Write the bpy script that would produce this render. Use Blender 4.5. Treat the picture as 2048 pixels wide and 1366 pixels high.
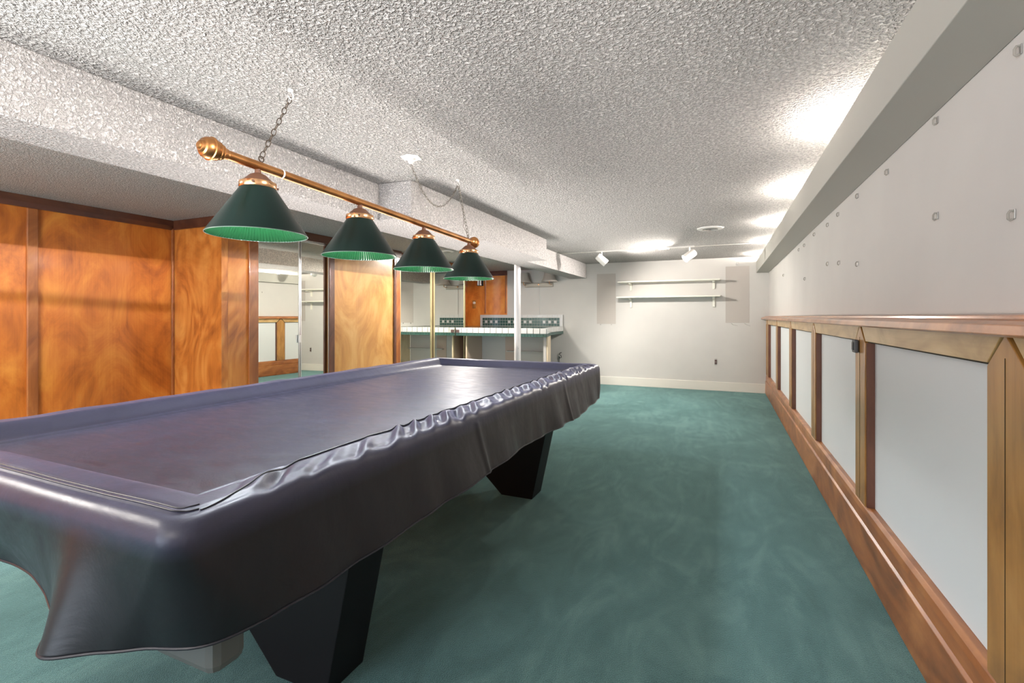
import bpy, bmesh, math, random
from mathutils import Vector, Matrix
from math import sin, cos, pi, radians as R
random.seed(7)
SC = bpy.context.scene
for o in list(bpy.data.objects): bpy.data.objects.remove(o)
COL = SC.collection

# ------------------------------------------------------------------ camera
F_PX, YAW, CAM_Z = 965.0, math.atan(421/965.0), 1.2
cd = bpy.data.cameras.new('camera'); cam = bpy.data.objects.new('camera', cd); COL.objects.link(cam)
cd.sensor_width = 36; cd.lens = F_PX/2048*36; cd.shift_y = -50/2048; cd.clip_start = .02
cam.location = (0, 0, CAM_Z); cam.rotation_euler = (pi/2, 0, YAW)
SC.camera = cam
SC.view_settings.view_transform = 'Standard'; SC.view_settings.look = 'None'
SC.view_settings.exposure = 0.55; SC.view_settings.gamma = 1; SC.view_settings.use_curve_mapping = False

# ------------------------------------------------------------------ world and lights
w = bpy.data.worlds.new('world'); SC.world = w; w.use_nodes = True
bg = w.node_tree.nodes['Background']; bg.inputs[0].default_value = (.55, .72, 1, 1); bg.inputs[1].default_value = 1.6

def area(name, loc, rot, sx, sy, e, col):
    l = bpy.data.lights.new(name, 'AREA'); l.shape = 'RECTANGLE'; l.size = sx; l.size_y = sy; l.energy = e; l.color = col
    o = bpy.data.objects.new(name, l); o.location = loc; o.rotation_euler = rot; COL.objects.link(o); return o
# daylight through the window of the wall behind the viewer, and fill lights added at the room's unseen end
area('window_daylight', (-2.3, -2.62, 1.25), (R(90), 0, 0), 2.5, 1.2, 52, (.80, .89, 1))
area('rear_overhead_fill', (-.75, -1.3, 2.10), (0, 0, 0), 1.2, 1.2, 10, (1, .96, .92))  # broad soft fill added overhead, no fixture
up = area('rear_upward_fill', (-1.6, -1.6, 1.15), (R(148), 0, 0), 3.2, .8, 138, (1, .96, .93)); up.data.spread = R(124)  # upward fill added to lift the ceiling
s1 = area('valance_fill', (.56, 2.6, 2.086), (0, R(85), 0), .02, 5.4, 8, (1, .94, .89)); s1.data.spread = R(22)  # thin fill lights added behind the valance for ceiling and beam
s2 = area('valance_fill', (.56, 6.8, 2.086), (0, R(85), 0), .02, 3.0, 4.5, (1, .94, .89)); s2.data.spread = R(22)
# fill light added out of view behind the table to brighten the ceiling
fu = area('hidden_ceiling_fill', (-2.75, 3.6, .68), (0, R(-(180-50)), 0), .4, 4.6, 46, (1, .94, .90)); fu.data.spread = R(120)
area('bar_ceiling_fixture', (-3.35, 6.0, 2.06), (0, 0, 0), .25, .25, 40, (1, .93, .85))
area('left_overhead_fill', (-3.5, .2, 2.06), (0, 0, 0), .9, .9, 62, (1, .95, .88))  # fill added to brighten the left wood wall, no fixture
BULB_E, COVE_E = 450.0, 700.0
SPOT_E = 112.0

# ------------------------------------------------------------------ sizes
ZC, ZL = 2.143, 2.08            # main ceiling, left ceiling
XR, XL, XM, YB, YF = .66, -4.66, -4.0, 8.48, -2.6
YJ = 2.84                        # where the closet wall steps out
ZB = 1.885                       # underside of beams

# ------------------------------------------------------------------ helpers
def link(o): COL.objects.link(o); return o
def tag(o, label=None, cat=None, group=None, kind=None):
    if label: o['label'] = label
    if cat: o['category'] = cat
    if group: o['group'] = group
    if kind: o['kind'] = kind
    return o
def empty(name, loc, label=None, cat=None, group=None):
    o = bpy.data.objects.new(name, None); o.location = loc; o.empty_display_size = .1; link(o)
    return tag(o, label, cat, group)
def wloc(o):
    v = Vector(o.location)
    while o.parent: o = o.parent; v += Vector(o.location)
    return v
def obj(name, bm, mat, parent=None, smooth=False, bevel=0, angle=40):
    """bm holds world coordinates"""
    bmesh.ops.recalc_face_normals(bm, faces=bm.faces)
    me = bpy.data.meshes.new(name); bm.to_mesh(me); bm.free()
    return finish(name, me, mat, parent, smooth, bevel, angle)
def finish(name, me, mat, parent=None, smooth=False, bevel=0, angle=40):
    xs = [v.co for v in me.vertices]
    lo = Vector((min(v.x for v in xs), min(v.y for v in xs), min(v.z for v in xs)))
    hi = Vector((max(v.x for v in xs), max(v.y for v in xs), max(v.z for v in xs)))
    base = Vector(((lo.x+hi.x)/2, (lo.y+hi.y)/2, lo.z))
    me.transform(Matrix.Translation(-base))
    o = bpy.data.objects.new(name, me); link(o)
    if parent:
        o.parent = parent; o.location = base - wloc(parent)
    else: o.location = base
    if mat:
        for m in (mat if isinstance(mat, (list, tuple)) else [mat]): me.materials.append(m)
    if smooth:
        for p in me.polygons: p.use_smooth = True
        if angle < 180:
            me.set_sharp_from_angle(angle=R(angle))
    if bevel:
        b = o.modifiers.new('bevel', 'BEVEL'); b.width = bevel; b.segments = 2; b.limit_method = 'ANGLE'; b.angle_limit = R(40)
    return o
def struct(name, bm, mat, parent=None, **k):
    o = obj(name, bm, mat, parent, **k)
    if not parent: o['kind'] = 'structure'
    return o
def B(): return bmesh.new()
def box(bm, x0, x1, y0, y1, z0, z1, mi=0):
    v = [bm.verts.new(p) for p in ((x0,y0,z0),(x1,y0,z0),(x1,y1,z0),(x0,y1,z0),(x0,y0,z1),(x1,y0,z1),(x1,y1,z1),(x0,y1,z1))]
    for f in ((0,3,2,1),(4,5,6,7),(0,1,5,4),(1,2,6,5),(2,3,7,6),(3,0,4,7)):
        bm.faces.new([v[i] for i in f]).material_index = mi
    return bm
def quad(bm, *p):
    bm.faces.new([bm.verts.new(q) for q in p]); return bm
def prism(bm, pts, axis, a, b):
    """pts: 2D polygon; axis 'x': (y,z), 'y': (x,z), 'z': (x,y)"""
    def P(p, t):
        return {'x': (t, p[0], p[1]), 'y': (p[0], t, p[1]), 'z': (p[0], p[1], t)}[axis]
    A = [bm.verts.new(P(p, a)) for p in pts]; Bv = [bm.verts.new(P(p, b)) for p in pts]
    bm.faces.new(A); bm.faces.new(Bv[::-1]); n = len(pts)
    for i in range(n): bm.faces.new((A[i], Bv[i], Bv[(i+1) % n], A[(i+1) % n]))
    return bm
def lathe(bm, prof, c, n=32, axis=Vector((0,0,1)), rib=None, close=False):
    """prof: list of (radius, height) along axis from c"""
    axis = Vector(axis).normalized(); u = axis.orthogonal().normalized(); v = axis.cross(u); c = Vector(c)
    rings = []
    for r, h in prof:
        if r < 1e-6: rings.append([bm.verts.new(c+axis*h)]); continue
        rings.append([bm.verts.new(c+axis*h+(u*cos(2*pi*i/n)+v*sin(2*pi*i/n))*(r+(rib if rib and i % 2 else 0))) for i in range(n)])
    for a, b in zip(rings, rings[1:]):
        for i in range(n):
            j = (i+1) % n
            if len(a) == 1 and len(b) == 1: continue
            if len(a) == 1: bm.faces.new((a[0], b[i], b[j]))
            elif len(b) == 1: bm.faces.new((a[i], b[0], a[j]))
            else: bm.faces.new((a[i], b[i], b[j], a[j]))
    return bm
def tube(bm, pts, r, n=8, closed=False):
    pts = [Vector(p) for p in pts]; m = len(pts); rings = []
    up = None
    for i, p in enumerate(pts):
        t = (pts[(i+1) % m]-pts[i-1]) if closed else (pts[min(i+1, m-1)]-pts[max(i-1, 0)])
        t.normalize()
        if up is None: up = t.orthogonal().normalized()
        up = (up - t*up.dot(t)).normalized(); s = t.cross(up)
        rings.append([bm.verts.new(p+(up*cos(2*pi*k/n)+s*sin(2*pi*k/n))*r) for k in range(n)])
    for i in range(m if closed else m-1):
        a, b = rings[i], rings[(i+1) % m]
        for k in range(n): bm.faces.new((a[k], a[(k+1) % n], b[(k+1) % n], b[k]))
    if not closed:
        bm.faces.new(rings[0][::-1]); bm.faces.new(rings[-1])
    return bm
def chain(bm, pts, L=.03, wd=.017, r=.0018):
    """oval links along a polyline"""
    pts = [Vector(p) for p in pts]; seg = [(b-a).length for a, b in zip(pts, pts[1:])]; tot = sum(seg)
    step = L*.78; n = max(2, int(tot/step))
    def at(s):
        for a, b, l in zip(pts, pts[1:], seg):
            if s <= l: return a+(b-a)*(s/l), (b-a).normalized()
            s -= l
        return pts[-1], (pts[-1]-pts[-2]).normalized()
    for i in range(n):
        c, t = at((i+.5)*tot/n)
        u = t.orthogonal().normalized(); v = t.cross(u)
        ang = (i % 2)*pi/2+.5
        s = u*cos(ang)+v*sin(ang)
        ring = []
        for k in range(14):
            a = 2*pi*k/14
            ring.append(c+t*(L/2)*cos(a)+s*(wd/2)*sin(a))
        tube(bm, ring, r, 5, True)
    return bm

# ------------------------------------------------------------------ materials
def mat(name, col=(.8,.8,.8), rough=.5, metal=0, coat=0, spec=None, emit=None, es=1):
    m = bpy.data.materials.new(name); m.use_nodes = True
    p = m.node_tree.nodes['Principled BSDF']
    p.inputs['Base Color'].default_value = (*col, 1); p.inputs['Roughness'].default_value = rough
    p.inputs['Metallic'].default_value = metal; p.inputs['Coat Weight'].default_value = coat
    p.inputs['Coat Roughness'].default_value = .12
    if spec is not None: p.inputs['Specular IOR Level'].default_value = spec
    if emit: p.inputs['Emission Color'].default_value = (*emit, 1); p.inputs['Emission Strength'].default_value = es
    return m
class NT:
    def __init__(s, m): s.t = m.node_tree; s.n = s.t.nodes; s.p = s.n['Principled BSDF']
    def new(s, ty, **k):
        n = s.n.new(ty)
        for a, b in k.items():
            if a.startswith('_'): n.inputs[int(a[1:])].default_value = b
            else: setattr(n, a, b)
        return n
    def l(s, a, b): s.t.links.new(a, b)
    def coord(s, scale=(1,1,1), rot=(0,0,0), kind='Object'):
        tc = s.new('ShaderNodeTexCoord'); mp = s.new('ShaderNodeMapping')
        mp.inputs['Scale'].default_value = scale; mp.inputs['Rotation'].default_value = rot
        s.l(tc.outputs[kind], mp.inputs[0]); return mp.outputs[0]
    def noise(s, c, scale, detail=3, rough=.5, dist=0):
        n = s.new('ShaderNodeTexNoise'); n.inputs['Scale'].default_value = scale; n.inputs['Detail'].default_value = detail
        n.inputs['Roughness'].default_value = rough; n.inputs['Distortion'].default_value = dist
        s.l(c, n.inputs['Vector']); return n.outputs['Fac']
    def ramp(s, f, stops):
        r = s.new('ShaderNodeValToRGB'); e = r.color_ramp.elements
        while len(e) < len(stops): e.new(.5)
        for k, (p, c) in zip(e, stops): k.position = p; k.color = (*c, 1)
        s.l(f, r.inputs[0]); return r.outputs[0]
    def math(s, op, a, b=None):
        n = s.new('ShaderNodeMath', operation=op)
        for i, x in enumerate((a, b)):
            if x is None: continue
            if isinstance(x, (int, float)): n.inputs[i].default_value = x
            else: s.l(x, n.inputs[i])
        return n.outputs[0]
    def mix(s, f, a, b, blend='MIX'):
        n = s.new('ShaderNodeMix', data_type='RGBA', blend_type=blend)
        for i, x in ((0, f), (6, a), (7, b)):
            if isinstance(x, (int, float)): n.inputs[i].default_value = x
            elif isinstance(x, tuple): n.inputs[i].default_value = (*x, 1)
            else: s.l(x, n.inputs[i])
        return n.outputs[2]
    def bump(s, h, strength=.3, dist=.01):
        n = s.new('ShaderNodeBump'); n.inputs['Strength'].default_value = strength; n.inputs['Distance'].default_value = dist
        s.l(h, n.inputs['Height']); s.l(n.outputs[0], s.p.inputs['Normal']); return n

def popcorn(name, col, scale=85, strength=1.0, dist=.02):
    m = mat(name, col, .95, spec=.1); t = NT(m); c = t.coord()
    a = t.noise(c, scale, 2.5, .55, .6)
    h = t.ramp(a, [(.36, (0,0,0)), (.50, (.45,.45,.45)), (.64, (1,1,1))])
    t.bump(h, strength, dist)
    cc = t.ramp(h, [(0, tuple(x*.62 for x in col)), (.55, tuple(x*.95 for x in col)), (1, tuple(min(1, x*1.08) for x in col))])  # pits coloured darker than bumps, painting in the shade of the relief
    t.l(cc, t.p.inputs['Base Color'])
    return m
def wood(name, dark, mid, light, axis='z', coat=.6, rough=.35, figure=26, fig_scale=1.0, streak=90, contrast=.5, coat_r=.12):
    m = mat(name, mid, rough, coat=coat); t = NT(m); t.p.inputs['Coat Roughness'].default_value = coat_r
    k = .38
    sc = {'z': (1,1,k), 'y': (1,k,1), 'x': (k,1,1)}[axis]
    k2 = .02
    sc2 = {'z': (1,1,k2), 'y': (1,k2,1), 'x': (k2,1,1)}[axis]
    c = t.coord(sc); c2 = t.coord(sc2)
    n = t.noise(c, 2.6*fig_scale, 2, .5, .4)
    s = t.math('SINE', t.math('MULTIPLY', n, figure*2.2))
    s = t.math('ADD', t.math('MULTIPLY', s, .5), .5)
    fine = t.noise(c2, streak, 3, .6)
    big = t.noise(t.coord(tuple(x**.6 for x in sc)), 2.3, 5, .62, 2.2)
    f = t.math('ADD', t.math('MULTIPLY', s, .13*contrast), t.math('ADD', t.math('MULTIPLY', fine, .13), t.math('MULTIPLY', big, .80)))
    colr = t.ramp(f, [(.28, dark), (.50, mid), (.73, light)])
    t.l(colr, t.p.inputs['Base Color'])
    t.bump(fine, .08, .002)
    return m

M = {}
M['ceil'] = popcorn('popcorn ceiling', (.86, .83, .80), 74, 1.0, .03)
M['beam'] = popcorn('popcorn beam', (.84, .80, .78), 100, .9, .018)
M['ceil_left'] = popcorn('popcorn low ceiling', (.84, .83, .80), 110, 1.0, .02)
M['white'] = mat('painted wall', (.76, .735, .69), .65, spec=.3)
t = NT(M['white']); c = t.coord(); n1 = t.noise(c, 1.4, 3, .6); n2 = t.noise(c, 220, 2)
t.l(t.ramp(n1, [(.3, (.575, .56, .535)), (.7, (.62, .605, .575))]), t.p.inputs['Base Color']); t.bump(n2, .12, .002)
M['panel_white'] = mat('painted panel', (.66, .685, .69), .55, spec=.3)
M['soffit'] = mat('soffit paint', (.43, .425, .385), .6, spec=.3)
M['patch'] = mat('unpainted patch', (.48, .445, .41), .8)
M['cream'] = mat('cream gloss paint', (.76, .735, .67), .35)
M['shelf'] = mat('shelf paint', (.74, .73, .65), .4)
M['carpet'] = mat('carpet', (.09, .25, .23), 1, spec=.05)
t = NT(M['carpet']); c = t.coord(); t.p.inputs['Sheen Weight'].default_value = .6; t.p.inputs['Sheen Roughness'].default_value = .45; t.p.inputs['Sheen Tint'].default_value = (.6, .95, .9, 1)
b1 = t.noise(c, 1.1, 4, .62, 1.6); b2 = t.noise(t.coord((1, .35, 1), (0,0,.7)), 4.5, 3, .6, 2.5); f1 = t.noise(c, 260, 2, .6)
base = t.ramp(t.math('ADD', t.math('MULTIPLY', b1, .5), t.math('MULTIPLY', b2, .5)),
              [(.36, (.036, .094, .097)), (.5, (.064, .146, .149)), (.64, (.122, .236, .228))])
sp = t.ramp(f1, [(.35, (.55, .55, .55)), (.65, (1.25, 1.25, 1.25))])
t.l(t.mix(1.0, base, sp, 'MULTIPLY'), t.p.inputs['Base Color']); t.bump(f1, .9, .008)
M['ply'] = wood('cherry plywood', (.27, .062, .008), (.60, .17, .022), (.82, .32, .05), 'z', coat=.5, figure=9, contrast=.7)
M['ply2'] = wood('oak plywood', (.30, .075, .012), (.62, .20, .032), (.82, .36, .08), 'z', coat=.6, figure=18, fig_scale=1.3, contrast=1.0)
M['ply3'] = wood('pale plywood', (.48, .18, .035), (.70, .34, .09), (.84, .50, .18), 'z', coat=.7, figure=8, contrast=.5)
M['ply4'] = wood('bright orange plywood', (.50, .13, .015), (.78, .27, .04), (.90, .42, .09), 'z', coat=.5, figure=12, contrast=.6)
M['darktrim'] = wood('dark trim wood', (.05, .014, .006), (.10, .030, .013), (.17, .055, .022), 'y', coat=.5)
M['batten'] = wood('batten wood', (.18, .05, .012), (.38, .12, .03), (.56, .22, .06), 'z', coat=.9)
M['wains_y'] = wood('wainscot rail', (.12, .035, .010), (.34, .115, .030), (.52, .22, .07), 'y', coat=.3, contrast=.8, coat_r=.3)
M['wains_z'] = wood('wainscot post', (.18, .075, .018), (.40, .19, .045), (.55, .30, .09), 'z', coat=.35, contrast=.6)
M['rail_y'] = wood('pale rail', (.32, .18, .06), (.54, .35, .14), (.66, .47, .24), 'y', coat=.3, contrast=.4)
M['cap_y'] = wood('cap rail', (.20, .06, .015), (.42, .15, .04), (.58, .25, .08), 'y', coat=.6, contrast=.7)
M['side_dark'] = wood('post edge', (.07, .025, .014), (.15, .055, .03), (.24, .09, .05), 'z', coat=.2)
M['gap'] = mat('dark crack', (.035, .025, .012), .9)
M['pine'] = wood('pine', (.52, .39, .25), (.68, .55, .39), (.78, .66, .50), 'z', coat=.1)
M['mirror'] = mat('mirror glass', (.96, .96, .88), .0, 1)
M['alu'] = mat('aluminium', (.75, .75, .74), .3, 1)
M['gold'] = mat('pale gold metal', (.72, .63, .36), .32, .75)
M['brass'] = mat('antique copper', (.42, .22, .075), .34, 1)
t = NT(M['brass']); c = t.coord((1,1,1)); t.l(t.ramp(t.noise(c, 9, 3), [(.3, (.36, .15, .05)), (.7, (.66, .32, .12))]), t.p.inputs['Base Color'])
M['brass_lt'] = mat('polished copper', (.80, .46, .24), .22, 1)
M['brown'] = mat('brown cap', (.14, .062, .035), .55)
M['chain'] = mat('chain bronze', (.10, .075, .055), .4, .8)
M['silver_chain'] = mat('chain pewter', (.22, .20, .17), .4, .8)
M['shade'] = mat('dark green enamel', (.005, .021, .017), .33, spec=.35)
M['liner'] = mat('green ribbed liner', (.0025, .024, .0065), .35, coat=.3)
M['rim'] = mat('pale green rim', (.16, .24, .20), .3)
M['bulb'] = mat('lit bulb', (1,1,1), .5, emit=(.87, .92, 1), es=BULB_E)
M['cove'] = mat('cove bulb', (1,1,1), .5, emit=(1, .92, .84), es=COVE_E)
M['whiteplastic'] = mat('white plastic', (.82, .81, .77), .4)
M['hookgrey'] = mat('off white hook', (.34, .32, .28), .5)
M['fixture'] = mat('white enamel', (.80, .78, .74), .4)
M['vinyl'] = mat('black vinyl', (.014, .014, .024), .30, spec=.5)
M['vinyl'].node_tree.nodes['Principled BSDF'].inputs['Sheen Weight'].default_value = .17
M['vinyl'].node_tree.nodes['Principled BSDF'].inputs['Sheen Roughness'].default_value = .35
M['vinyl'].node_tree.nodes['Principled BSDF'].inputs['Sheen Tint'].default_value = (.55, .58, 1, 1)
t = NT(M['vinyl']); c = t.coord(); n = t.noise(c, 5, 5, .65, .8); n3 = t.noise(t.coord((1, 3, 1), (0,0,.5)), 9, 4, .7, .5)
t.l(t.ramp(n3, [(.3, (.33,.33,.33)), (.7, (.50,.50,.50))]), t.p.inputs['Roughness'])
t.bump(t.math('ADD', n, t.math('MULTIPLY', t.noise(c, 500, 2), .035)), .16, .012)
# light on the flat top painted as bluish tone and sheen, broken by scuffs
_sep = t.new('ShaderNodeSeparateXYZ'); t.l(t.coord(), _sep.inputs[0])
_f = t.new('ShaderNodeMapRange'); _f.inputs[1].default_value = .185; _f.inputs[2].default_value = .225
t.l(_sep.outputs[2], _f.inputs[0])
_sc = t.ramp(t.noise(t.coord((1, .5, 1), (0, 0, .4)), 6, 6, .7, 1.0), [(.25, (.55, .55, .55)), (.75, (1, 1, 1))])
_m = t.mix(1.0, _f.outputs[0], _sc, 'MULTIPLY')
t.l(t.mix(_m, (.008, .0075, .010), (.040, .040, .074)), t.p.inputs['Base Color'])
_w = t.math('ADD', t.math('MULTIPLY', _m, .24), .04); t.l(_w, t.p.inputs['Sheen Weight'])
M['thread'] = mat('seam vinyl', (.02, .019, .026), .4)
M['legs'] = mat('black laminate', (.007, .006, .007), .5, spec=.3)
M['body'] = mat('dark table frame', (.02, .017, .016), .6)
M['pale'] = mat('pale ball box', (.12, .125, .115), .7)
M['steel'] = mat('painted steel', (.70, .69, .70), .38)
t = NT(M['steel']); c = t.coord((1,1,.6)); t.l(t.ramp(t.noise(c, 22, 4, .7), [(.27, (.16, .09, .05)), (.33, (.70, .68, .68))]), t.p.inputs['Base Color'])
M['tw'] = mat('white tile', (.62, .62, .61), .16)
M['tg'] = mat('green tile', (.045, .105, .09), .14)
M['grout'] = mat('grout', (.26, .25, .23), .9)
M['darkgrey'] = mat('dark grey plastic', (.09, .09, .09), .6)
M['black'] = mat('black plastic', (.02, .02, .02), .5)
M['greymetal'] = mat('dull metal', (.45, .44, .42), .4, .7)
M['fabric'] = mat('lampshade fabric', (.50, .46, .42), .9)
M['grout_light'] = mat('light grout', (.52, .52, .49), .9)
M['drywall'] = mat('drywall', (.60, .57, .55), .85)
M['pinkboard'] = mat('pinkish board', (.58, .45, .38), .8)
M['plate'] = mat('dull pewter plate', (.30, .28, .24), .4, .6)
M['outletbrown'] = mat('brown outlet', (.10, .055, .05), .5)

# ------------------------------------------------------------------ setting
struct('floor', box(B(), XL-.1, XR+.2, YF-.1, YB+.1, -.05, 0), M['carpet'])
struct('ceiling', box(B(), -2.53, XR+.2, YF-.1, YB+.1, ZC, ZC+.05), M['ceil'])
struct('ceiling', box(B(), XL-.1, -2.50, YF-.1, YB+.1, ZL, ZL+.05), M['ceil_left'])
struct('wall_right', box(B(), XR, XR+.1, YF-.1, YB+.1, 0, ZC), M['white'])
struct('wall_back', box(B(), XL-.1, XR+.1, YB, YB+.1, 0, ZC), M['white'])
bm = B(); wx0, wx1, wz0, wz1 = -3.6, -1.0, .6, 1.9
box(bm, XL-.1, wx0, YF-.1, YF, 0, ZC); box(bm, wx1, XR+.1, YF-.1, YF, 0, ZC); box(bm, wx0, wx1, YF-.1, YF, 0, wz0); box(bm, wx0, wx1, YF-.1, YF, wz1, ZC)
struct('wall_front', bm, M['white'])
bm = B()
for a, b, c_, d in ((wx0, wx1, wz0, wz0+.05), (wx0, wx1, wz1-.05, wz1), (wx0, wx0+.05, wz0+.05, wz1-.05), (wx1-.05, wx1, wz0+.05, wz1-.05), (-2.33, -2.27, wz0+.05, wz1-.05)):
    box(bm, a, b, YF-.07, YF+.01, c_, d)
struct('window_1', bm, M['cream'])

# beams: long box, wider middle box, all with popcorn sides
bm = B(); box(bm, -2.53, -2.24, YF, YB, ZB, ZC-.001)
tag(struct('trim_1', bm, M['beam'], bevel=.004), 'long textured ceiling beam')
bm = B(); box(bm, -2.239, -1.97, 2.77, 5.57, ZB-.001, ZC-.001)
tag(struct('trim_2', bm, M['beam'], bevel=.004), 'wider boxed stretch of the ceiling beam')
# valance along the right wall with an open gap to the ceiling, lamps inside
prof = [(XR-.001, 1.885), (.485, 1.885), (.485, 2.065), (.505, 2.065), (.505, 1.91), (XR-.001, 1.91)]
tag(struct('trim_3', prism(B(), prof, 'y', YF+.001, YB-.001), M['soffit'], bevel=.003), 'grey painted light valance along the right wall')
# seam across ceiling
struct('trim_4', box(B(), -2.23, .48, 6.905, 6.915, ZC-.006, ZC-.0005), M['cream'])

# back wall baseboard
struct('baseboard_back', box(B(), -2.44, .62, YB-.018, YB-.0005, 0, .145), M['cream'], bevel=.004)

# left wood wall
bm = B(); box(bm, XL-.05, XL, YF, YJ+.02, 0, ZL-.0005)
struct('wall_left', bm, M['ply'])
for i, y in enumerate((1.84, .62, -.6, -1.8)):
    struct('trim_%d' % (5+i), box(B(), XL+.0005, XL+.022, y-.032, y+.032, 0, ZL-.085), M['batten'], bevel=.006)
struct('trim_9', prism(B(), [(XL+.0005, ZL-.001), (XL+.0005, ZL-.085), (XL+.018, ZL-.085), (XL+.03, ZL-.05), (XL+.035, ZL-.001)], 'y', YF, YJ-.001), M['darktrim'])
# closet end wall facing the viewer
struct('wall_closet', box(B(), XL+.001, XM-.0005, YJ, YJ+.06, 0, ZL-.0005), M['ply2'])
struct('trim_10', box(B(), XL+.036, XM+.018, YJ-.02, YJ-.0005, ZL-.085, ZL-.001), M['darktrim'])
struct('trim_11', box(B(), XL+.001, XL+.022, YJ-.022, YJ-.001, 0, ZL-.05), M['batten'], bevel=.004)
# closet side wall along the room: wood pieces between mirrored doors
struct('wall_mirror', box(B(), XM-.05, XM, YJ+.061, 3.16, 0, ZL-.0005), M['ply2'])
struct('wall_mirror', box(B(), XM-.05, XM, 4.13, 5.32, 0, ZL-.0005), M['ply3'])
struct('wall_recess', box(B(), XM-.10, XM-.06, 3.16, 4.13, 0, ZL-.0005), M['batten'])
struct('wall_recess', box(B(), XM-.10, XM-.06, 5.32, 7.22, 0, ZL-.0005), M['batten'])
def batten(n, y0, y1, t_=.02, m='batten', z1=ZL-.085): struct('trim_%d' % n, box(B(), XM+.0005, XM+t_, y0, y1, 0, z1), M[m], bevel=.004)
batten(12, 3.095, 3.19, .022)
batten(13, 4.09, 4.16, .02, 'side_dark')
batten(14, 5.235, 5.27, .02, 'side_dark')
batten(15, 5.27, 5.36, .022)
struct('trim_16', box(B(), XM+.0005, XM+.03, YJ-.02, 5.38, ZL-.085, ZL-.001), M['darktrim'])

def mirror_door(n, y0, y1, label, frame, ang=0, fw=.012, z1=ZL-.09, handle=None, hinge=None):
    """door leaf hung from a hinge line, turned by ang about its far edge"""
    e = empty('door_%d' % n, (XM-.02, hinge or y1, .02)); e['label'] = label; e['kind'] = 'structure'
    z0 = .03
    bm = box(B(), XM-.024, XM-.008, y0+.002, y1-.002, z0, z1); obj('mirror', bm, M['mirror'], e)
    bm = B()
    for a, b in ((y0, y0+fw), (y1-fw, y1)): box(bm, XM-.03, XM-.002, a, b, z0-.01, z1+.01)
    box(bm, XM-.03, XM-.002, y0+fw, y1-fw, z0-.012, z0+fw); box(bm, XM-.03, XM-.002, y0+fw, y1-fw, z1-fw, z1+.01)
    obj('door_frame', bm, frame, e)
    if handle:
        bm = box(B(), XM-.002, XM+.014, handle-.012, handle+.012, .93, 1.01); obj('handle', bm, M['alu'], e, bevel=.003)
    e.rotation_euler[2] = ang
    return e
mirror_door(1, 3.195, 3.695, 'mirrored closet door nearest the orange wood corner', M['alu'], R(-2.4), handle=3.68)
mirror_door(2, 3.70, 4.125, 'narrow mirrored closet door beside the pale plywood panel', M['alu'], R(3.0), hinge=3.70)
mirror_door(3, 5.365, 6.17, 'gold framed mirrored door beside the pale plywood panel', M['gold'], 0, .035)
mirror_door(4, 6.21, 7.19, 'gold framed mirrored door beside the tiled counter', M['gold'], 0, .035)
# end of the closet and the wood on the back wall
struct('wall_closet', box(B(), XM-.5, XM-.051, 7.19, 7.25, 0, ZL-.0005), M['ply'])
struct('wall_panel', box(B(), XL, -3.80, YB-.025, YB-.0005, 0, ZL-.0005), M['ply4'])
struct('trim_17', box(B(), XL, -3.79, YB-.045, YB-.0255, ZL-.09, ZL-.001), M['darktrim'])
struct('trim_18', box(B(), -4.27, -4.24, YB-.04, YB-.0255, 1.26, ZL-.091), M['batten'], bevel=.004)
struct('trim_19', box(B(), -3.83, -3.80, YB-.04, YB-.0255, 1.26, ZL-.091), M['batten'], bevel=.004)
struct('wall_left', box(B(), XL-.05, XL, 7.25, YB, 0, ZL-.0005), M['ply'])

# ------------------------------------------------------------------ wainscot on the right wall
XW = .62
we = empty('trim_20', (XR, 3, 0)); we['kind'] = 'structure'; we['label'] = 'stripped wooden wainscot framing along the right wall'
obj('cap_rail', prism(B(), [(XR-.0005, 1.207), (.60, 1.203), (.597, 1.193), (.575, 1.190), (.555, 1.182), (.55, 1.160), (.56, 1.155), (XR-.0005, 1.155)], 'y', YF+.01, YB-.02), M['cap_y'], we, bevel=.002)
obj('base_rail', prism(B(), [(XR-.0005, .297), (.635, .297), (.622, .285), (.618, .262), (.618, .215), (.625, .208), (.612, .200), (.608, .012), (.612, 0), (XR-.0005, 0)], 'y', YF+.01, YB-.02), M['wains_y'], we, bevel=.002)
PC = [1.525+1.33*k for k in range(-3, 6)]
HW = .088
ends = [YF+.01]+PC+[YB-.02]
for k, (a, b) in enumerate(zip(ends, ends[1:])):
    a2 = a+(0 if k == 0 else .022); b2 = b-(0 if k == len(ends)-2 else .022)
    ha = 0 if k == 0 else HW; hb = 0 if k == len(ends)-2 else HW
    pts = [(a2, 1.1545), (b2, 1.1545), (b-hb-.004, 1.082), (a+ha+.004, 1.082)]
    obj('top_rail', prism(B(), pts, 'x', XW, XR-.0005), M['rail_y'], we, bevel=.002)
    obj('panel_bead', box(B(), XW+.012, XR-.0005, a+ha, b-hb, 1.076, 1.0815), M['gap'], we)
for k, y in enumerate(PC):
    pts = [(y-HW, .298), (y+HW, .298), (y+HW, 1.075), (y+.006, 1.152), (y-.006, 1.152), (y-HW, 1.075)]
    p = obj('post', prism(B(), pts, 'x', XW-.002, XR-.0006), M['wains_z'], we, bevel=.0025)
    obj('groove', box(B(), XW-.003, XW-.0018, y-.001, y+.001, .31, 1.10), M['gap'], p)
    obj('joint_gap', box(B(), XW+.012, XR-.0008, y-HW-.01, y+HW+.01, 1.0761, 1.1540), M['gap'], p)
    for s in (-1, 1):
        obj('edge_strip', box(B(), XW+.004, XR-.0007, *sorted((y+s*(HW+.001), y+s*(HW+.012))), .298, 1.074), M['side_dark'], p)
obj('end_post', box(B(), XW, XR-.0006, YB-.10, YB-.02, .298, 1.081), M['wains_z'], we, bevel=.002)
bm = B()
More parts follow.
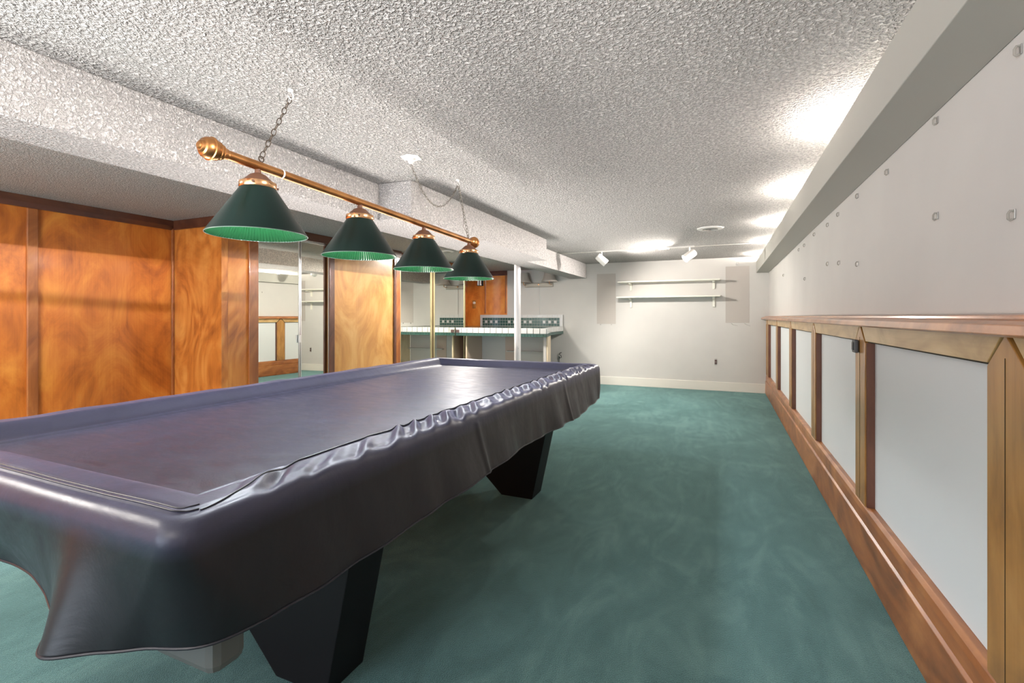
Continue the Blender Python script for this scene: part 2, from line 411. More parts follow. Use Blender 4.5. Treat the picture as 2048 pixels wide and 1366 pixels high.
for a, b in zip(PC, PC[1:]): box(bm, XR-.004, XR-.0004, a+HW+.013, b-HW-.013, .298, 1.0755)
obj('panel_board', bm, M['panel_white'], we)

# broken outlet box hanging on a post, hole lower down
e = empty('junction_box', (XW-.02, PC[4]+.03, 1.0), 'dark grey broken outlet box fixed high on a wainscot post', 'outlet box')
bm = box(B(), XW-.022, XW-.0045, 2.86, 2.92, 1.02, 1.085); obj('outlet_body', bm, M['darkgrey'], e, bevel=.006)
obj('outlet_slot', box(B(), XW-.026, XW-.0222, 2.875, 2.905, 1.033, 1.072), M['black'], e, bevel=.003)

# hooks on the right wall
def px_wall(px, py, X=XR):
    r = (px-1024)/F_PX; d = X/(r*cos(YAW)-sin(YAW)); return (X, (cos(YAW)+r*sin(YAW))*d, 1.2+(633-py)/F_PX*d)
hook_labels = [
 ((2043, 98), 'white wall hook nearest the viewer, high under the valance at the frame edge'),
 ((1876, 240), 'second white hook from the viewer in the upper row under the valance'),
 ((1777, 343), 'third white hook from the viewer in the upper row under the valance'),
 ((1717, 391), 'fourth white hook from the viewer in the upper row under the valance'),
 ((1678, 428), 'fifth white hook from the viewer in the upper row under the valance'),
 ((1657, 449), 'sixth white hook from the viewer in the upper row under the valance'),
 ((1630, 468), 'seventh white hook from the viewer in the upper row under the valance'),
 ((1610, 490), 'eighth small white hook from the viewer in the upper row'),
 ((1599, 499), 'ninth small white hook from the viewer, far end of the upper row'),
 ((2030, 428), 'nearest white hook of the middle row, at the right frame edge'),
 ((1876, 431), 'second white hook of the middle row, alone on bare wall'),
 ((1717, 527), 'white hook in the lower cluster of three, nearest the viewer'),
 ((1680, 525), 'white hook in the middle of the lower cluster of three'),
 ((1657, 527), 'white hook in the lower cluster of three, farthest from viewer'),
 ((1611, 557), 'small white hook just above the chair rail near the far end'),
 ((1568, 550), 'tiny white hook closest to the back wall above the chair rail')]
hproto = None
for (px, py), lab in hook_labels:
    X, Y, Z = px_wall(px, py)
    if hproto is None:
        e = empty('wall_hook', (X, Y, Z), lab, 'hook', 'small white hooks on the right wall')
        obj('hook_plate', box(B(), X-.003, X-.0003, Y-.005, Y+.005, Z-.012, Z+.012), M['greymetal'], e, bevel=.001)
        pts = [(X-.003, Y, Z+.008), (X-.009, Y, Z+.009), (X-.013, Y, Z+.002), (X-.013, Y, Z-.011), (X-.009, Y, Z-.015), (X-.005, Y, Z-.012)]
        obj('hook_arm', tube(B(), pts, .0028, 8), M['hookgrey'], e, smooth=True)
        hproto = e
    else:
        c = hproto.copy(); link(c); c.location = (X, Y, Z); c['label'] = lab
        for ch in hproto.children:
            d = ch.copy(); link(d); d.parent = c
hproto.scale = (1, 1, 1)

# cove lamps behind the valance
cp = None
for i, y in enumerate((2.7, 4.05, 5.4, 6.75, 8.05)):
    bm = B(); lathe(bm, [(0, -.03), (.018, -.025), (.027, -.008), (.027, .008), (.018, .025), (0, .03)], (.575, y, 2.052), 12)
    if cp is None:
        cp = empty('cove_lamp', (.575, y, 1.978), 'lit bulb hidden behind the right valance', 'lamp', 'bulbs behind the valance')
        obj('bulb', bm, M['cove'], cp, smooth=True)
        obj('socket', lathe(B(), [(0, 0), (.025, 0), (.02, .04), (0, .04)], (.575, y, 1.978), 14), M['whiteplastic'], cp, smooth=True)
        kids = list(cp.children)
    else:
        bm.free(); c = cp.copy(); link(c); c.location = (.575, y, 1.978)
        for ch in kids:
            d = ch.copy(); link(d); d.parent = c

# ------------------------------------------------------------------ back wall fittings
def patch(n, x0, x1, z0, z1): return struct('trim_%d' % n, box(B(), x0, x1, YB-.0025, YB-.0003, z0, z1), M['patch'], bevel=.0008)
patch(21, -2.05, -1.715, 1.07, 1.955); patch(22, .045, .39, 1.10, 2.0)
def shelf(z, x0, x1, label, bh):
    e = empty('wall_shelf', ((x0+x1)/2, YB, z), label, 'shelf', 'cream shelves on the back wall')
    obj('shelf_board', box(B(), x0, x1, YB-.235, YB-.0005, z, z+.022), M['shelf'], e, bevel=.004)
    for x in (-1.45, -.13):
        b = obj('bracket', prism(B(), [(YB-.0005, z-.001), (YB-.17, z-.001), (YB-.17, z-.02), (YB-.05, z-.028), (YB-.028, z-.045), (YB-.024, z-bh), (YB-.0005, z-bh)], 'x', x-.018, x+.018), M['shelf'], e, bevel=.003)
shelf(1.775, -1.64, -.035, 'upper cream painted shelf on the back wall', .13)
shelf(1.515, -1.66, -.03, 'lower cream painted shelf on the back wall', .16)
def outlet(name, x, z, label):
    e = empty(name, (x, YB, z), label, 'outlet')
    obj('outlet_strap', box(B(), x-.017, x+.017, YB-.004, YB-.0004, z-.052, z+.052), M['greymetal'], e)
    obj('receptacle', box(B(), x-.016, x+.016, YB-.010, YB-.004, z+.004, z+.034), M['outletbrown'], e, bevel=.004)
    obj('receptacle', box(B(), x-.016, x+.016, YB-.010, YB-.004, z-.034, z-.004), M['outletbrown'], e, bevel=.004)
    return e
outlet('wall_outlet', -.1, .465, 'bare dark outlet low on the back wall under the shelves')
# cable coming out of the wall beside the counter
x, z = -2.72, .48
pts = [(x+.012, YB-.002, z+.06), (x-.01, YB-.03, z+.05), (x-.02, YB-.035, z+.02), (x+.01, YB-.03, z+.01), (x+.02, YB-.03, z-.03), (x-.01, YB-.03, z-.04), (x-.025, YB-.03, z-.01), (x-.03, YB-.02, z-.09), (x-.035, YB-.012, z-.16)]
tag(obj('loose_cable', tube(B(), pts, .006, 6), M['black'], smooth=True), 'loose black cable curling out of the back wall beside the counter', 'cable')
# wires and screws where speakers hung
def wire(pts, label): tag(obj('wall_bracket', tube(B(), pts, .003, 6), M['greymetal'], smooth=True), label, 'bracket')
wire([(.13, YB-.002, 1.09), (.15, YB-.04, 1.07), (.22, YB-.05, 1.055)], 'bent metal bracket below the right wall patch, left one')
wire([(.32, YB-.002, 1.09), (.34, YB-.04, 1.075), (.40, YB-.05, 1.05)], 'bent metal bracket below the right wall patch, right one')
tag(obj('wall_anchor', box(B(), .195, .225, YB-.014, YB-.0004, 2.02, 2.06), M['greymetal'], bevel=.003), 'small metal anchor above the right wall patch', 'anchor')
for x, s in ((-1.985, 'left'), (-1.79, 'right')):
    tag(obj('wall_anchor', lathe(B(), [(0, 0), (.012, 0), (.010, .012), (0, .013)], (x, YB-.0005, 1.06), 10, (0, -1, 0)), M['greymetal'], smooth=True), 'small metal anchor below the left wall patch, %s one' % s, 'anchor')
# conduit line down from the sconce
tag(obj('wall_conduit', box(B(), -3.135, -3.125, YB-.008, YB-.0005, 1.24, 1.75), M['greymetal']), 'thin grey conduit running down from the wall sconce', 'conduit')

# sconce with two fabric shades
sx0, sx1, sz = -3.42, -2.86, 1.795
e = empty('wall_sconce', ((sx0+sx1)/2, YB, sz-.04), 'two light wall sconce with grey fabric shades above the tiled counter', 'sconce')
obj('back_plate', box(B(), sx0, sx1, YB-.035, YB-.0005, sz-.045, sz+.03), M['plate'], e, bevel=.006)
obj('knob', lathe(B(), [(0, 0), (.014, 0), (.016, .01), (.01, .02), (0, .022)], ((sx0+sx1)/2, YB-.035, sz), 12, (0,-1,0)), M['brass_lt'], e, smooth=True)
for x in (-3.40, -2.89):
    arm = obj('arm', tube(B(), [(x, YB-.036, sz), (x, YB-.08, sz-.01), (x, YB-.15, sz), (x, YB-.16, sz+.05)], .007, 8), M['brass_lt'], e, smooth=True)
    s = obj('lamp_shade', lathe(B(), [(.150, .0), (.147, .004), (.130, .03), (.104, .09), (.085, .18), (.082, .18), (.101, .09), (.127, .03), (.144, .004), (.150, 0)], (x, YB-.16, sz+.035), 28), M['fabric'], e, smooth=True)
# switch and chrome box on the wood panel
e = empty('light_switch', (-4.50, YB-.0255, 1.36), 'white dimmer knob on a brown plate on the orange wood panel', 'switch')
obj('switch_plate', box(B(), -4.545, -4.465, YB-.031, YB-.0256, 1.36, 1.52), M['wains_z'], e, bevel=.003)
obj('dimmer_knob', lathe(B(), [(.025, 0), (.023, .02), (0, .022)], (-4.50, YB-.031, 1.47), 20, (0,-1,0)), M['whiteplastic'], e, smooth=True)
e = empty('chime_box', (-4.37, YB-.0255, 1.82), 'chrome tube door chime on the orange wood panel under the green lamp', 'chime')
obj('backing', box(B(), -4.44, -4.30, YB-.035, YB-.0256, 1.80, 2.02), M['black'], e, bevel=.004)
for x in (-4.40, -4.345): obj('chime_tube', lathe(B(), [(0, 0), (.024, 0), (.024, .2), (0, .2)], (x, YB-.060, 1.81), 18), M['alu'], e, smooth=True)

# ------------------------------------------------------------------ tiled counter
cz = 1.015
POLY = [(-4.0+.002, 6.87), (-2.43, 6.87), (-2.55, 7.35), (-2.66, 7.78), (-2.67, YB-.0265), (XL+.002, YB-.0265), (XL+.002, 7.252), (-4.0+.002, 7.252)]
e = empty('bar_counter', (-3.3, 7.7, 0), 'bar counter tiled in white and dark green with an unfinished open base', 'counter')
top = obj('countertop', prism(B(), POLY, 'z', cz-.125, cz-.006), M['grout'], e)
def inside(x, y):
    c = False; n = len(POLY)
    for i in range(n):
        (x1, y1), (x2, y2) = POLY[i], POLY[i-1]
        if (y1 > y) != (y2 > y) and x < (x2-x1)*(y-y1)/(y2-y1)+x1: c = not c
    return c
bm = B(); bw = B(); ts = .051
for i in range(45):
    for j in range(33):
        x = XL+.03+i*ts; y = 6.93+j*ts
        if all(inside(x+a, y+b) for a in (-.02, .07) for b in (-.0, ts)) and y+ts < YB-.02:
            box(bm, x+.002, x+ts-.002, y+.002, y+ts-.002, cz-.006, cz-.001, 1 if (i % 6 == 3 and j % 6 == 2) else 0)
bw.free()
obj('top_tiles', bm, [M['tg'], M['tw']], top)
bw = B(); bg_ = B()
def edge_tiles(p, q):
    p = Vector((*p, 0)); q = Vector((*q, 0)); L = (q-p).length; d = (q-p)/L; nrm = Vector((d.y, -d.x, 0))
    def tile(bm, s0, s1, z0, z1, depth=.006, back=0):
        pts = [p+d*s0+nrm*depth, p+d*s1+nrm*depth, p+d*s1-nrm*back, p+d*s0-nrm*back]
        vs = [bm.verts.new((v.x, v.y, z)) for z in (z0, z1) for v in pts]
        for f in ((0,1,2,3),(4,5,6,7),(0,1,5,4),(1,2,6,5),(2,3,7,6),(3,0,4,7)): bm.faces.new([vs[k] for k in f])
    n = max(1, round(L/.104)); k = L/n
    for i in range(n): tile(bw, i*k+.005, (i+1)*k-.005, cz-.078, cz+.004, .008, .055)
    n = max(1, round(L/.051)); k = L/n
    for i in range(n): tile(bg_, i*k+.002, (i+1)*k-.002, cz-.127, cz-.081)
for a, b in ((0, 1), (1, 2), (2, 3), (3, 4)): edge_tiles(POLY[a], POLY[b])
obj('edge_tiles', bw, M['tw'], top, bevel=.002); obj('edge_tiles', bg_, M['tg'], top)
# broken corner of the edge where it meets the mirror
obj('chipped_edge', box(B(), -3.99, -3.93, 6.852, 6.861, cz-.075, cz-.03), M['outletbrown'], top)
# backsplash
x0, x1 = -4.36, -2.67
sp_ = obj('backsplash', box(B(), x0, x1, YB-.046, YB-.0266, cz, cz+.215), M['grout_light'], e)
g = B(); gx0, gx1 = x0+.05, x1-.06; n = 29; k = (gx1-gx0)/n
WH = {1, 3, 5, 10, 12, 16, 18, 23, 25, 27}
for r_ in range(3):
    for i in range(n):
        box(g, gx0+i*k+.003, gx0+(i+1)*k-.003, YB-.050, YB-.0455, cz+.008+r_*.052, cz+.008+r_*.052+.047, 1 if (r_ == 1 and i in WH) else 0)
nn = 17; kk = (x1-x0)/nn
for i in range(nn): box(g, x0+i*kk+.0015, x0+(i+1)*kk-.0015, YB-.050, YB-.0455, cz+.166, cz+.217, 1)
for i in range(2):
    box(g, x0+.002, x0+.048, YB-.050, YB-.0455, cz+.008+i*.08, cz+.084+i*.08, 1)
    box(g, x1-.058, x1-.002, YB-.050, YB-.0455, cz+.008+i*.08, cz+.084+i*.08, 1)
obj('splash_tiles', g, [M['tg'], M['tw']], sp_)
# open base: end panel, back board, stud, ledge
obj('end_panel', prism(B(), [(-2.47, 6.98), (-2.445, 6.98), (-2.60, 7.56), (-2.625, 7.56)], 'z', 0, cz-.128), M['pine'], e)
obj('stud', box(B(), -2.52, -2.475, 6.98, 7.02, 0, cz-.128), M['drywall'], e)
obj('back_board', box(B(), -3.98, -2.63, 7.56, 7.575, 0, cz-.128), M['drywall'], e)
obj('pink_board', box(B(), -3.42, -3.22, 7.551, 7.5595, 0, cz-.128), M['pinkboard'], e)
obj('ledge', box(B(), -3.37, -2.64, 7.48, 7.55, .60, .615), M['drywall'], e)
obj('stud', box(B(), -3.89, -3.865, 7.00, 7.04, 0, cz-.128), M['pine'], e)
obj('partition', box(B(), -3.885, -3.87, 7.045, 7.559, 0, cz-.128), M['pinkboard'], e)

# ------------------------------------------------------------------ steel column
px_, py_ = -2.60, 6.15
e = empty('support_column', (px_, py_, 0), 'round white painted steel column under the end of the beam', 'column')
obj('shaft', lathe(B(), [(.045, .01), (.045, ZL-.012)], (px_, py_, 0), 32), M['steel'], e, smooth=True)
obj('base_plate', box(B(), px_-.075, px_+.068, py_-.075, py_+.075, 0, .01), M['steel'], e)
obj('top_plate', box(B(), px_-.055, px_+.055, py_-.055, py_+.055, ZL-.012, ZL-.0005), M['steel'], e)

# ------------------------------------------------------------------ ceiling fittings
def ceil_vent(x, y, z, r, label):
    e = empty('ceiling_vent', (x, y, z), label, 'vent')
    obj('vent_ring', lathe(B(), [(r, -.001), (r*.97, -.010), (r*.62, -.016), (r*.55, -.012), (r*.55, -.001)], (x, y, z), 40), M['fixture'], e, smooth=True)
    obj('vent_throat', lathe(B(), [(r*.55, -.002), (0, -.003)], (x, y, z), 32), M['black'], e)
    for k in (.16, .28, .40, .50):
        obj('louver', lathe(B(), [(r*k, -.006), (r*(k+.07), -.018), (r*(k+.08), -.017), (r*(k+.01), -.005)], (x, y, z), 32), M['greymetal'], e, smooth=True)
ceil_vent(-.12, 5.56, ZC, .135, 'round white ceiling vent near the track lights')
ceil_vent(-3.39, 5.59, ZL, .09, 'small round vent in the low ceiling over the mirrored doors')

# track with two heads
TY = 6.84
e = empty('track_light', (-1.0, TY, ZC), 'white ceiling track with two cylinder spotlights before the back wall', 'track light')
obj('track', box(B(), -1.66, -.34, TY-.017, TY+.017, ZC-.020, ZC-.0005), M['fixture'], e, bevel=.002)
obj('feed_box', box(B(), -.80, -.66, TY-.024, TY+.024, ZC-.030, ZC-.0006), M['fixture'], e, bevel=.004)
def head(x, z, dirv, on_e, half):
    d = Vector(dirv).normalized(); c = Vector((x, TY, z))
    obj('stem', tube(B(), [(x, TY, ZC-.02), (x, TY, ZC-.05), c], .009, 8), M['fixture'], e, smooth=True)
    h = obj('lamp_head', lathe(B(), [(0, -.085), (.045, -.08), (.052, -.06), (.055, .085), (.050, .085), (.047, .04), (0, .035)], c-Vector((0,0,.03)), 28, d), M['fixture'], e, smooth=True)
    obj('lens', lathe(B(), [(0, .062), (.03, .058), (.046, .05)], c-Vector((0,0,.03)), 24, d), M['spotglow'], h, smooth=True)
    l = bpy.data.lights.new('spot_beam', 'SPOT'); l.energy = on_e; l.color = (1, .93, .86); l.spot_size = R(half*2); l.spot_blend = .6; l.shadow_soft_size = .03
    o = bpy.data.objects.new('spot_beam', l); link(o); o.location = c-Vector((0,0,.03))+d*.095; o.rotation_euler = d.to_track_quat('-Z', 'Y').to_euler()
M['spotglow'] = mat('lit lens', (1,1,1), .5, emit=(1, .95, .9), es=40)
head(-1.585, 2.045, (.66, .30, -.62), SPOT_E*.9, 78)
head(-.40, 2.045, (-.74, -.38, -.55), SPOT_E, 82)

# ------------------------------------------------------------------ pool table light
BX = -1.65
pA, pB = Vector((BX, 1.16, 1.789)), Vector((BX, 3.06, 1.735))
dirb = (pB-pA).normalized()
def on_bar(y): return pA+dirb*((y-pA.y)/dirb.y)
e = empty('billiard_light', (BX, 2.1, 1.5), 'copper bar pendant with four dark green cone shades over the pool table', 'pendant light')
obj('bar', lathe(B(), [(.0175, 0), (.0175, (pB-pA).length)], pA, 28, dirb), M['brass'], e, smooth=True)
obj('joint_ring', lathe(B(), [(.0178, -.004), (.020, -.002), (.020, .002), (.0178, .004)], on_bar(1.43), 28, dirb), M['whiteplastic'], e, smooth=True)
fin = [(0, -.074), (.010, -.0735), (.013, -.070), (.013, -.068), (.018, -.067), (.022, -.062), (.023, -.060), (.030, -.057), (.036, -.049), (.038, -.040), (.038, -.034), (.042, -.032), (.042, -.027), (.038, -.025), (.037, -.016), (.032, -.010), (.032, -.006), (.034, -.004), (.032, -.001), (.026, .004), (.026, .008), (.028, .010), (.026, .013), (.021, .020), (.021, .024), (.0195, .030), (.0176, .034)]
obj('finial', lathe(B(), fin, pA, 32, dirb), M['brass'], e, smooth=True, angle=28)
obj('finial', lathe(B(), fin, pB, 32, -dirb), M['brass'], e, smooth=True, angle=28)
def shade(y):
    b = on_bar(y); c = Vector((b.x, b.y, b.z))
    # everything measured below the bar axis
    prof_o = [(.060, -.083), (.064, -.090), (.176, -.262), (.1785, -.268)]
    s = obj('lamp_shade', lathe(B(), prof_o, c, 64), M['shade'], e, smooth=True)
    lin = lathe(B(), [(.058, -.086), (.060, -.093), (.172, -.262), (.1775, -.2685)], c, 180, rib=-.0045)
    obj('shade_liner', lin, M['liner'], s, smooth=False)
    obj('rim', lathe(B(), [(.1775, -.2665), (.1795, -.267), (.1795, -.2695), (.1775, -.2695), (.1775, -.2665)], c, 64), M['rim'], s, smooth=True)
    cap = obj('shade_cap', lathe(B(), [(.010, -.012), (.012, -.030), (.030, -.038), (.050, -.058), (.058, -.066)], c, 32), M['brown'], s, smooth=True)
    band = obj('fitter_band', lathe(B(), [(.058, -.0655), (.0655, -.067), (.0665, -.072), (.0665, -.086), (.0645, -.090), (.058, -.090)], c, 36), M['brass_lt'], s, smooth=True)
    for k in range(3):
        a = 2*pi*k/3-.9
        obj('thumbscrew', lathe(B(), [(0, .0), (.0045, 0), (.0045, .010), (0, .011)], c+Vector((cos(a)*.066, sin(a)*.066, -.078)), 10, (cos(a), sin(a), 0)), M['brown'], band, smooth=True)
    obj('bulb', lathe(B(), [(0, -.215), (.017, -.211), (.026, -.200), (.029, -.186), (.026, -.170), (.016, -.150), (.013, -.140)], c, 16), M['bulb'], s, smooth=True)
    obj('socket', lathe(B(), [(.014, -.139), (.017, -.135), (.017, -.09), (0, -.088)], c, 16), M['whiteplastic'], s, smooth=True)
YS = [1.32, 1.893, 2.453, 3.016]
for y in YS: shade(y)
# hanging loops and chains
H1, H2 = Vector((-1.645, 1.47, ZC)), Vector((-1.67, 2.90, ZC))
for y, H in ((1.335, H1), (3.005, H2)):
    b = on_bar(y)
    obj('loop', tube(B(), [b+Vector((0, .011*cos(a), .030+.011*sin(a))) for a in [k*2*pi/12 for k in range(12)]], .0025, 6, True), M['chain'], e, smooth=True)
    obj('loop_stem', lathe(B(), [(.006, .014), (.004, .021), (0, .022)], b, 10), M['chain'], e, smooth=True)
    obj('chain', chain(B(), [b+Vector((0, 0, .036)), H-Vector((0,0,.035))], .034 if y < 2 else .030), M['chain'] if y < 2 else M['silver_chain'], e, smooth=True)
def sag(a, b, drop, n=14):
    return [a+(b-a)*(i/n)-Vector((0, 0, drop*4*(i/n)*(1-i/n))) for i in range(n+1)]
cpos = Vector((-1.69, 2.38, ZC))
can = obj('canopy', lathe(B(), [(.062, -.0005), (.062, -.006), (.03, -.010), (.018, -.014), (.018, -.032), (.010, -.040), (0, -.041)], cpos, 6), M['whiteplastic'], e, bevel=.001)
obj('chain', chain(B(), sag(cpos-Vector((0,0,.042)), H2-Vector((0,0,.03)), .20), .028, .014, .0014), M['silver_chain'], e, smooth=True)
obj('cord', tube(B(), sag(cpos-Vector((0,0,.04)), H2-Vector((0,0,.03)), .202), .0016, 6), M['silver_chain'], e, smooth=True)
obj('cord', tube(B(), [H2-Vector((0,0,.03)), H2.lerp(on_bar(3.005), .3)+Vector((0, .006, 0)), H2.lerp(on_bar(3.005), .62)+Vector((0, -.005, 0)), H2.lerp(on_bar(3.005), .78)+Vector((.0, -.04, 0)), H2.lerp(on_bar(3.005), .86)+Vector((0, -.006, 0)), on_bar(3.0)+Vector((0,0,.018))], .0018, 6), M['silver_chain'], e, smooth=True)
for H, lab in ((H1, 'white swag hook in the ceiling holding the near lamp chain'), (H2, 'white swag hook in the ceiling holding the far lamp chain')):
    h = empty('ceiling_hook', H, lab, 'hook')
    obj('hook_base', lathe(B(), [(.012, -.0005), (.012, -.006), (.005, -.010), (0, -.010)], H, 14), M['whiteplastic'], h, smooth=True)
    obj('hook_curl', tube(B(), [H+Vector((0, .004+.0*k, -.008)) if k == 0 else H+Vector((0, .014*sin(k*.62), -.008-.016*(1-cos(k*.62)))) for k in range(8)], .0032, 8), M['whiteplastic'], h, smooth=True)

# ------------------------------------------------------------------ pool table
CX, CY = -1.60, 2.088
e = empty('pool_table', (CX, CY, 0), 'large pool table with black pedestal legs hidden under a black vinyl cover', 'pool table')
obj('table_frame', box(B(), CX-.60, CX+.60, CY-1.40, CY+1.40, .60, .70), M['body'], e)
obj('table_bed', box(B(), CX-.68, CX+.68, CY-1.50, CY+1.50, .705, .775), M['body'], e)
for y0, y1 in ((1.16, 1.33), (2.95, 3.12)):
    half = [(.585, .60), (.455, .0), (.235, 0), (.0, .22)]
    pts = [(CX+a, z) for a, z in half]+[(CX-a, z) for a, z in half[-2::-1]]
    obj('leg', prism(B(), pts, 'y', y0, y1), M['legs'], e, bevel=.003)
obj('ball_box', box(B(), -1.13, -.93, .64, .72, .475, .58), M['pale'], e, bevel=.02)

# cover: rings from skirt hem to bed centre
import numpy as np
HWX, HLY = .74, 1.563
segs = []          # (kind, side, t)
NL, NSH, NC = 420, 260, 30
order = [('R', NL), ('c1', NC), ('B', NSH), ('c2', NC), ('L', NL//2), ('c3', NC), ('F', NSH), ('c4', NC)]
def ring(hw, hl, r, off=None):
    """returns points and outward normals round the outline; starts near end of the right side"""
    P, N, S = [], [], []
    for k, n in order:
        for i in range(n):
            t_ = i/n
            if k == 'R': p = (hw, -(hl-r)+2*(hl-r)*t_); nn_ = (1, 0)
            elif k == 'B': p = (hw-r-2*(hw-r)*t_, hl); nn_ = (0, 1)
            elif k == 'L': p = (-hw, hl-r-2*(hl-r)*t_); nn_ = (-1, 0)
            elif k == 'F': p = (-(hw-r)+2*(hw-r)*t_, -hl); nn_ = (0, -1)
            else:
                a0 = {'c1': 0, 'c2': 90, 'c3': 180, 'c4': 270}[k]; a = R(a0+90*t_); nn_ = (cos(a), sin(a))
                sx = 1 if k in ('c1', 'c4') else -1; sy = 1 if k in ('c1', 'c2') else -1
                p = (sx*(hw-r)+r*cos(a), sy*(hl-r)+r*sin(a))
            P.append(p); N.append(nn_); S.append(k)
    return np.array(P), np.array(N), S
def smooth(a, b, x):
    t_ = np.clip((x-a)/(b-a), 0, 1); return t_*t_*(3-2*t_)
rng = np.random.RandomState(3)
def wob(x, seed, scale):
    """smooth 1D noise"""
    r_ = np.random.RandomState(seed); v = r_.rand(4000)*2-1
    q = x/scale+1000; i = np.floor(q).astype(int) % 3990; f = q-np.floor(q); f = f*f*(3-2*f)
    return v[i]*(1-f)+v[i+1]*f
ZT, ZE = .842, .80
rows = []
def hem_out(P, N):
    """how far the hem swings out along the outline (x,y relative to the centre)"""
    x, y = P[:, 0]+CX, P[:, 1]+CY
    o = np.zeros(len(P))
    fw_ = smooth(.25, .95, -N[:, 1]); rw_ = smooth(.25, .95, N[:, 0])
    o += fw_*(.075*np.exp(-((x+1.12)/.085)**2)-.055*smooth(-1.18, -1.5, x)-.01)
    o += rw_*(.035-.02*smooth(.9, .6, y)+.010*np.sin(y*5.1)+.008*wob(y, 5, .12))
    o += .012*(1-fw_)*(1-rw_)
    return o
# top: from the centre outwards is e = distance from edge; skirt afterwards
NR = len(ring(1, 1, .1)[0])
def topz(P, e_):
    x, y = P[:, 0], P[:, 1]
    z = np.full(len(P), ZT)
    # bed lower than the rails
    z -= .048*smooth(.10, .195, np.full(len(P), e_))
    return z
def ripple(P, e_, N):
    """slack wrinkles along the right-hand rail"""
    x, y = P[:, 0]+CX, P[:, 1]+CY
    right = smooth(.5, .95, N[:, 0])
    env = np.exp(-((e_-.060-.015*wob(y, 13, .1))/.042)**2)
    ph = (y-e_*1.25)/.112*2*pi+wob(y-e_, 11, .13)*3.2
    near = smooth(.66, .80, y)*smooth(3.62, 3.45, y)
    a = .0135*(.75+.55*wob(y, 12, .19))
    z = right*env*near*((np.sin(ph)+.35*np.sin(2*ph+1+wob(y, 14, .2)*3)+.3*wob(y-e_*1.3, 15, .045))*a - .005)
    lft = smooth(-.5, -.95, N[:, 0]); bk = smooth(.5, .95, N[:, 1]); fr = smooth(-.5, -.95, N[:, 1])
    z += lft*.004*wob(y, 21, .13)*np.exp(-((e_-.05)/.05)**2) + bk*.003*wob(x, 22, .11)*np.exp(-((e_-.05)/.05)**2) + fr*.0025*wob(x+e_, 23, .16)*np.exp(-((e_-.06)/.06)**2)
    return z
def add(P, z): rows.append(np.column_stack([P[:, 0]+CX, P[:, 1]+CY, z]))
# skirt from the hem up (r grows towards the hem)
PT, NTt, SS = ring(HWX, HLY, .05)
SK = 40
corner_near = None
def skirt_rows():
    out = []
    for k in range(SK+1):
        f = k/SK                            # 0 at edge .. 1 at hem
        r = .05+.13*f**1.2
        P, N, _ = ring(HWX+.008, HLY+.008, r)
        hem = .60*np.ones(len(P))
        x, y = P[:, 0]+CX, P[:, 1]+CY
        hem += .010*np.sin(y*2.3+x*3) + .006*wob(x*2+y, 31, .3)
        z = ZE+(hem-ZE)*f
        o = hem_out(P, N)*f**1.15
        # soft vertical folds
        per = x+y
        o += f*(.0035*np.sin(per*21+wob(per, 41, .3)*2)+.0025*wob(per, 42, .07))
        # crease where the side seam sits
        for yc in (1.62, 2.72):
            o += np.where(N[:, 0] > .7, .008*np.exp(-((y-yc-.02*f)/.018)**2)*(.4+.6*f), 0)
        P2 = P+N*o[:, None]
        out.append((P2, z))
    return out
sk = skirt_rows()
for P, z in sk[::-1]: add(P, z)
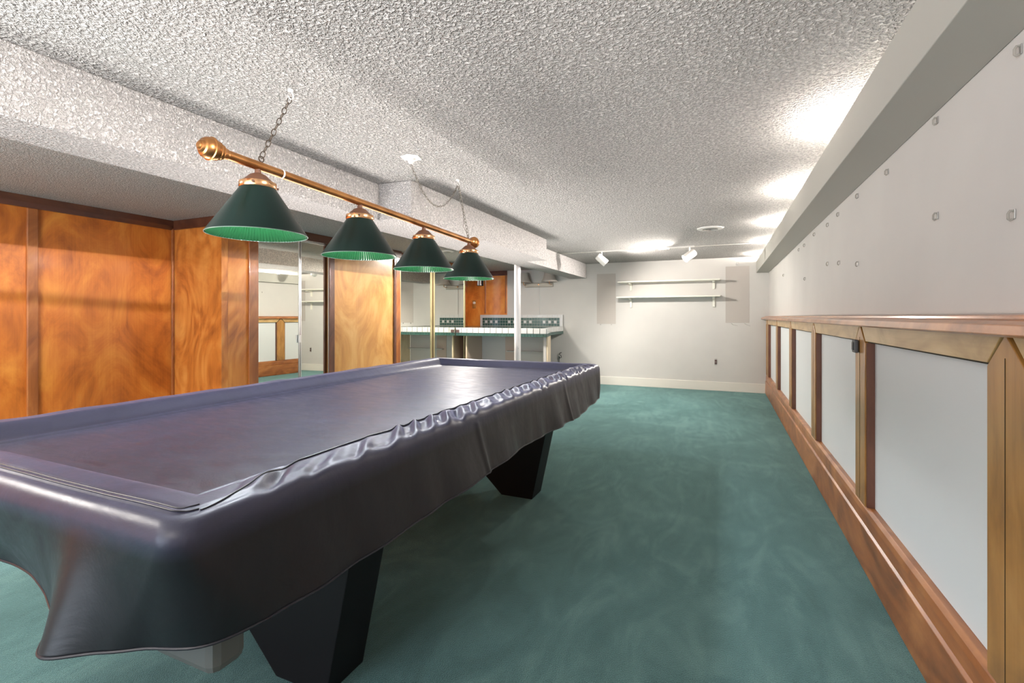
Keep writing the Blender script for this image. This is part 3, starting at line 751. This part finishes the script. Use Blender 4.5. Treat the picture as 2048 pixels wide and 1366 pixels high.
# rounded shoulder
for k in range(1, 9):
    a = k/8*pi/2
    P, N, _ = ring(HWX+.008-.03*(1-cos(a)), HLY+.008-.03*(1-cos(a)), .05)
    z = ZE+(ZT-ZE-.004)*sin(a)+ripple(P, .03*(1-cos(a))-.008, N)
    add(P, z)
es = np.linspace(.028, .20, 36)
for e_ in es:
    P, N, _ = ring(HWX-e_, HLY-e_, max(.006, .045-e_*.3))
    z = topz(P, e_)+.004*smooth(.028, .05, np.full(len(P), e_))-.004+ripple(P, e_, N)
    x, y = P[:, 0]+CX, P[:, 1]+CY
    # stitched seam ridge, inside the wrinkled band on the right, near the edge on the near end
    right = smooth(.5, .95, N[:, 0]); fr = smooth(-.5, -.95, N[:, 1])
    z += right*(.004*np.exp(-((e_-.125)/.006)**2)-.004*np.exp(-((e_-.112)/.007)**2))
    z += fr*(.0025*np.exp(-((e_-.040)/.005)**2)-.0025*np.exp(-((e_-.052)/.005)**2))
    add(P, z)
Pin, Nin, _ = ring(HWX-.2, HLY-.2, .006)
for f in np.linspace(1, 0, 40)[1:-1]:
    P = Pin*f
    x, y = P[:, 0]+CX, P[:, 1]+CY
    z = np.full(len(P), ZT-.052)+.0016*np.sin(x*7+y*3)*(1-f)*f*4
    add(P, z)
V = np.vstack(rows); nv = len(V); V = np.vstack([V, [[CX, CY, ZT-.052]]])
faces = []
nr = len(rows)
for r_ in range(nr-1):
    a = r_*NR; b = a+NR
    for i in range(NR):
        j = (i+1) % NR
        faces.append((a+i, a+j, b+j, b+i))
a = (nr-1)*NR
for i in range(NR): faces.append((a+i, a+(i+1) % NR, nv))
me = bpy.data.meshes.new('vinyl_cover'); me.from_pydata(V.tolist(), [], faces); me.update()
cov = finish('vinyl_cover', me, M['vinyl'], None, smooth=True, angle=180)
tag(cov, 'black vinyl cover with rippled edge draped over the pool table', 'table cover')
so = cov.modifiers.new('thick', 'SOLIDIFY'); so.thickness = .0012; so.offset = -1
# stitched seams as thin piping
hemrow = rows[0]
obj('hem', tube(B(), [tuple(p) for p in hemrow[::2]], .0028, 6, True), M['thread'], cov, smooth=True)
def at_e(i, e_):
    q = np.interp(e_, es, np.arange(len(es))); k = int(q); f = q-k; k2 = min(k+1, len(es)-1)
    return rows[SK+1+8+k][i]*(1-f)+rows[SK+1+8+k2][i]*f
seam = []
for i in range(0, NL, 2):
    dd = min(i, NL-i)/NL*2*HLY
    e_ = .032+.088*float(smooth(.0, .26, np.array(dd)))
    seam.append(tuple(at_e(i, e_)+np.array([0, 0, .0012])))
obj('side_seam', tube(B(), seam, .0018, 6), M['thread'], cov, smooth=True)
si = SK+1+8+int(np.argmin(abs(es-.036)))
f0 = NL+NC+NSH+NC+NL//2+NC
for dz in (0, 3):
    rr = rows[si+dz]; seam = [tuple(rr[i]+np.array([0, 0, .001])) for i in range(f0, f0+NSH+NC, 2)]
    obj('end_seam', tube(B(), seam, .0014, 6), M['thread'], cov, smooth=True)
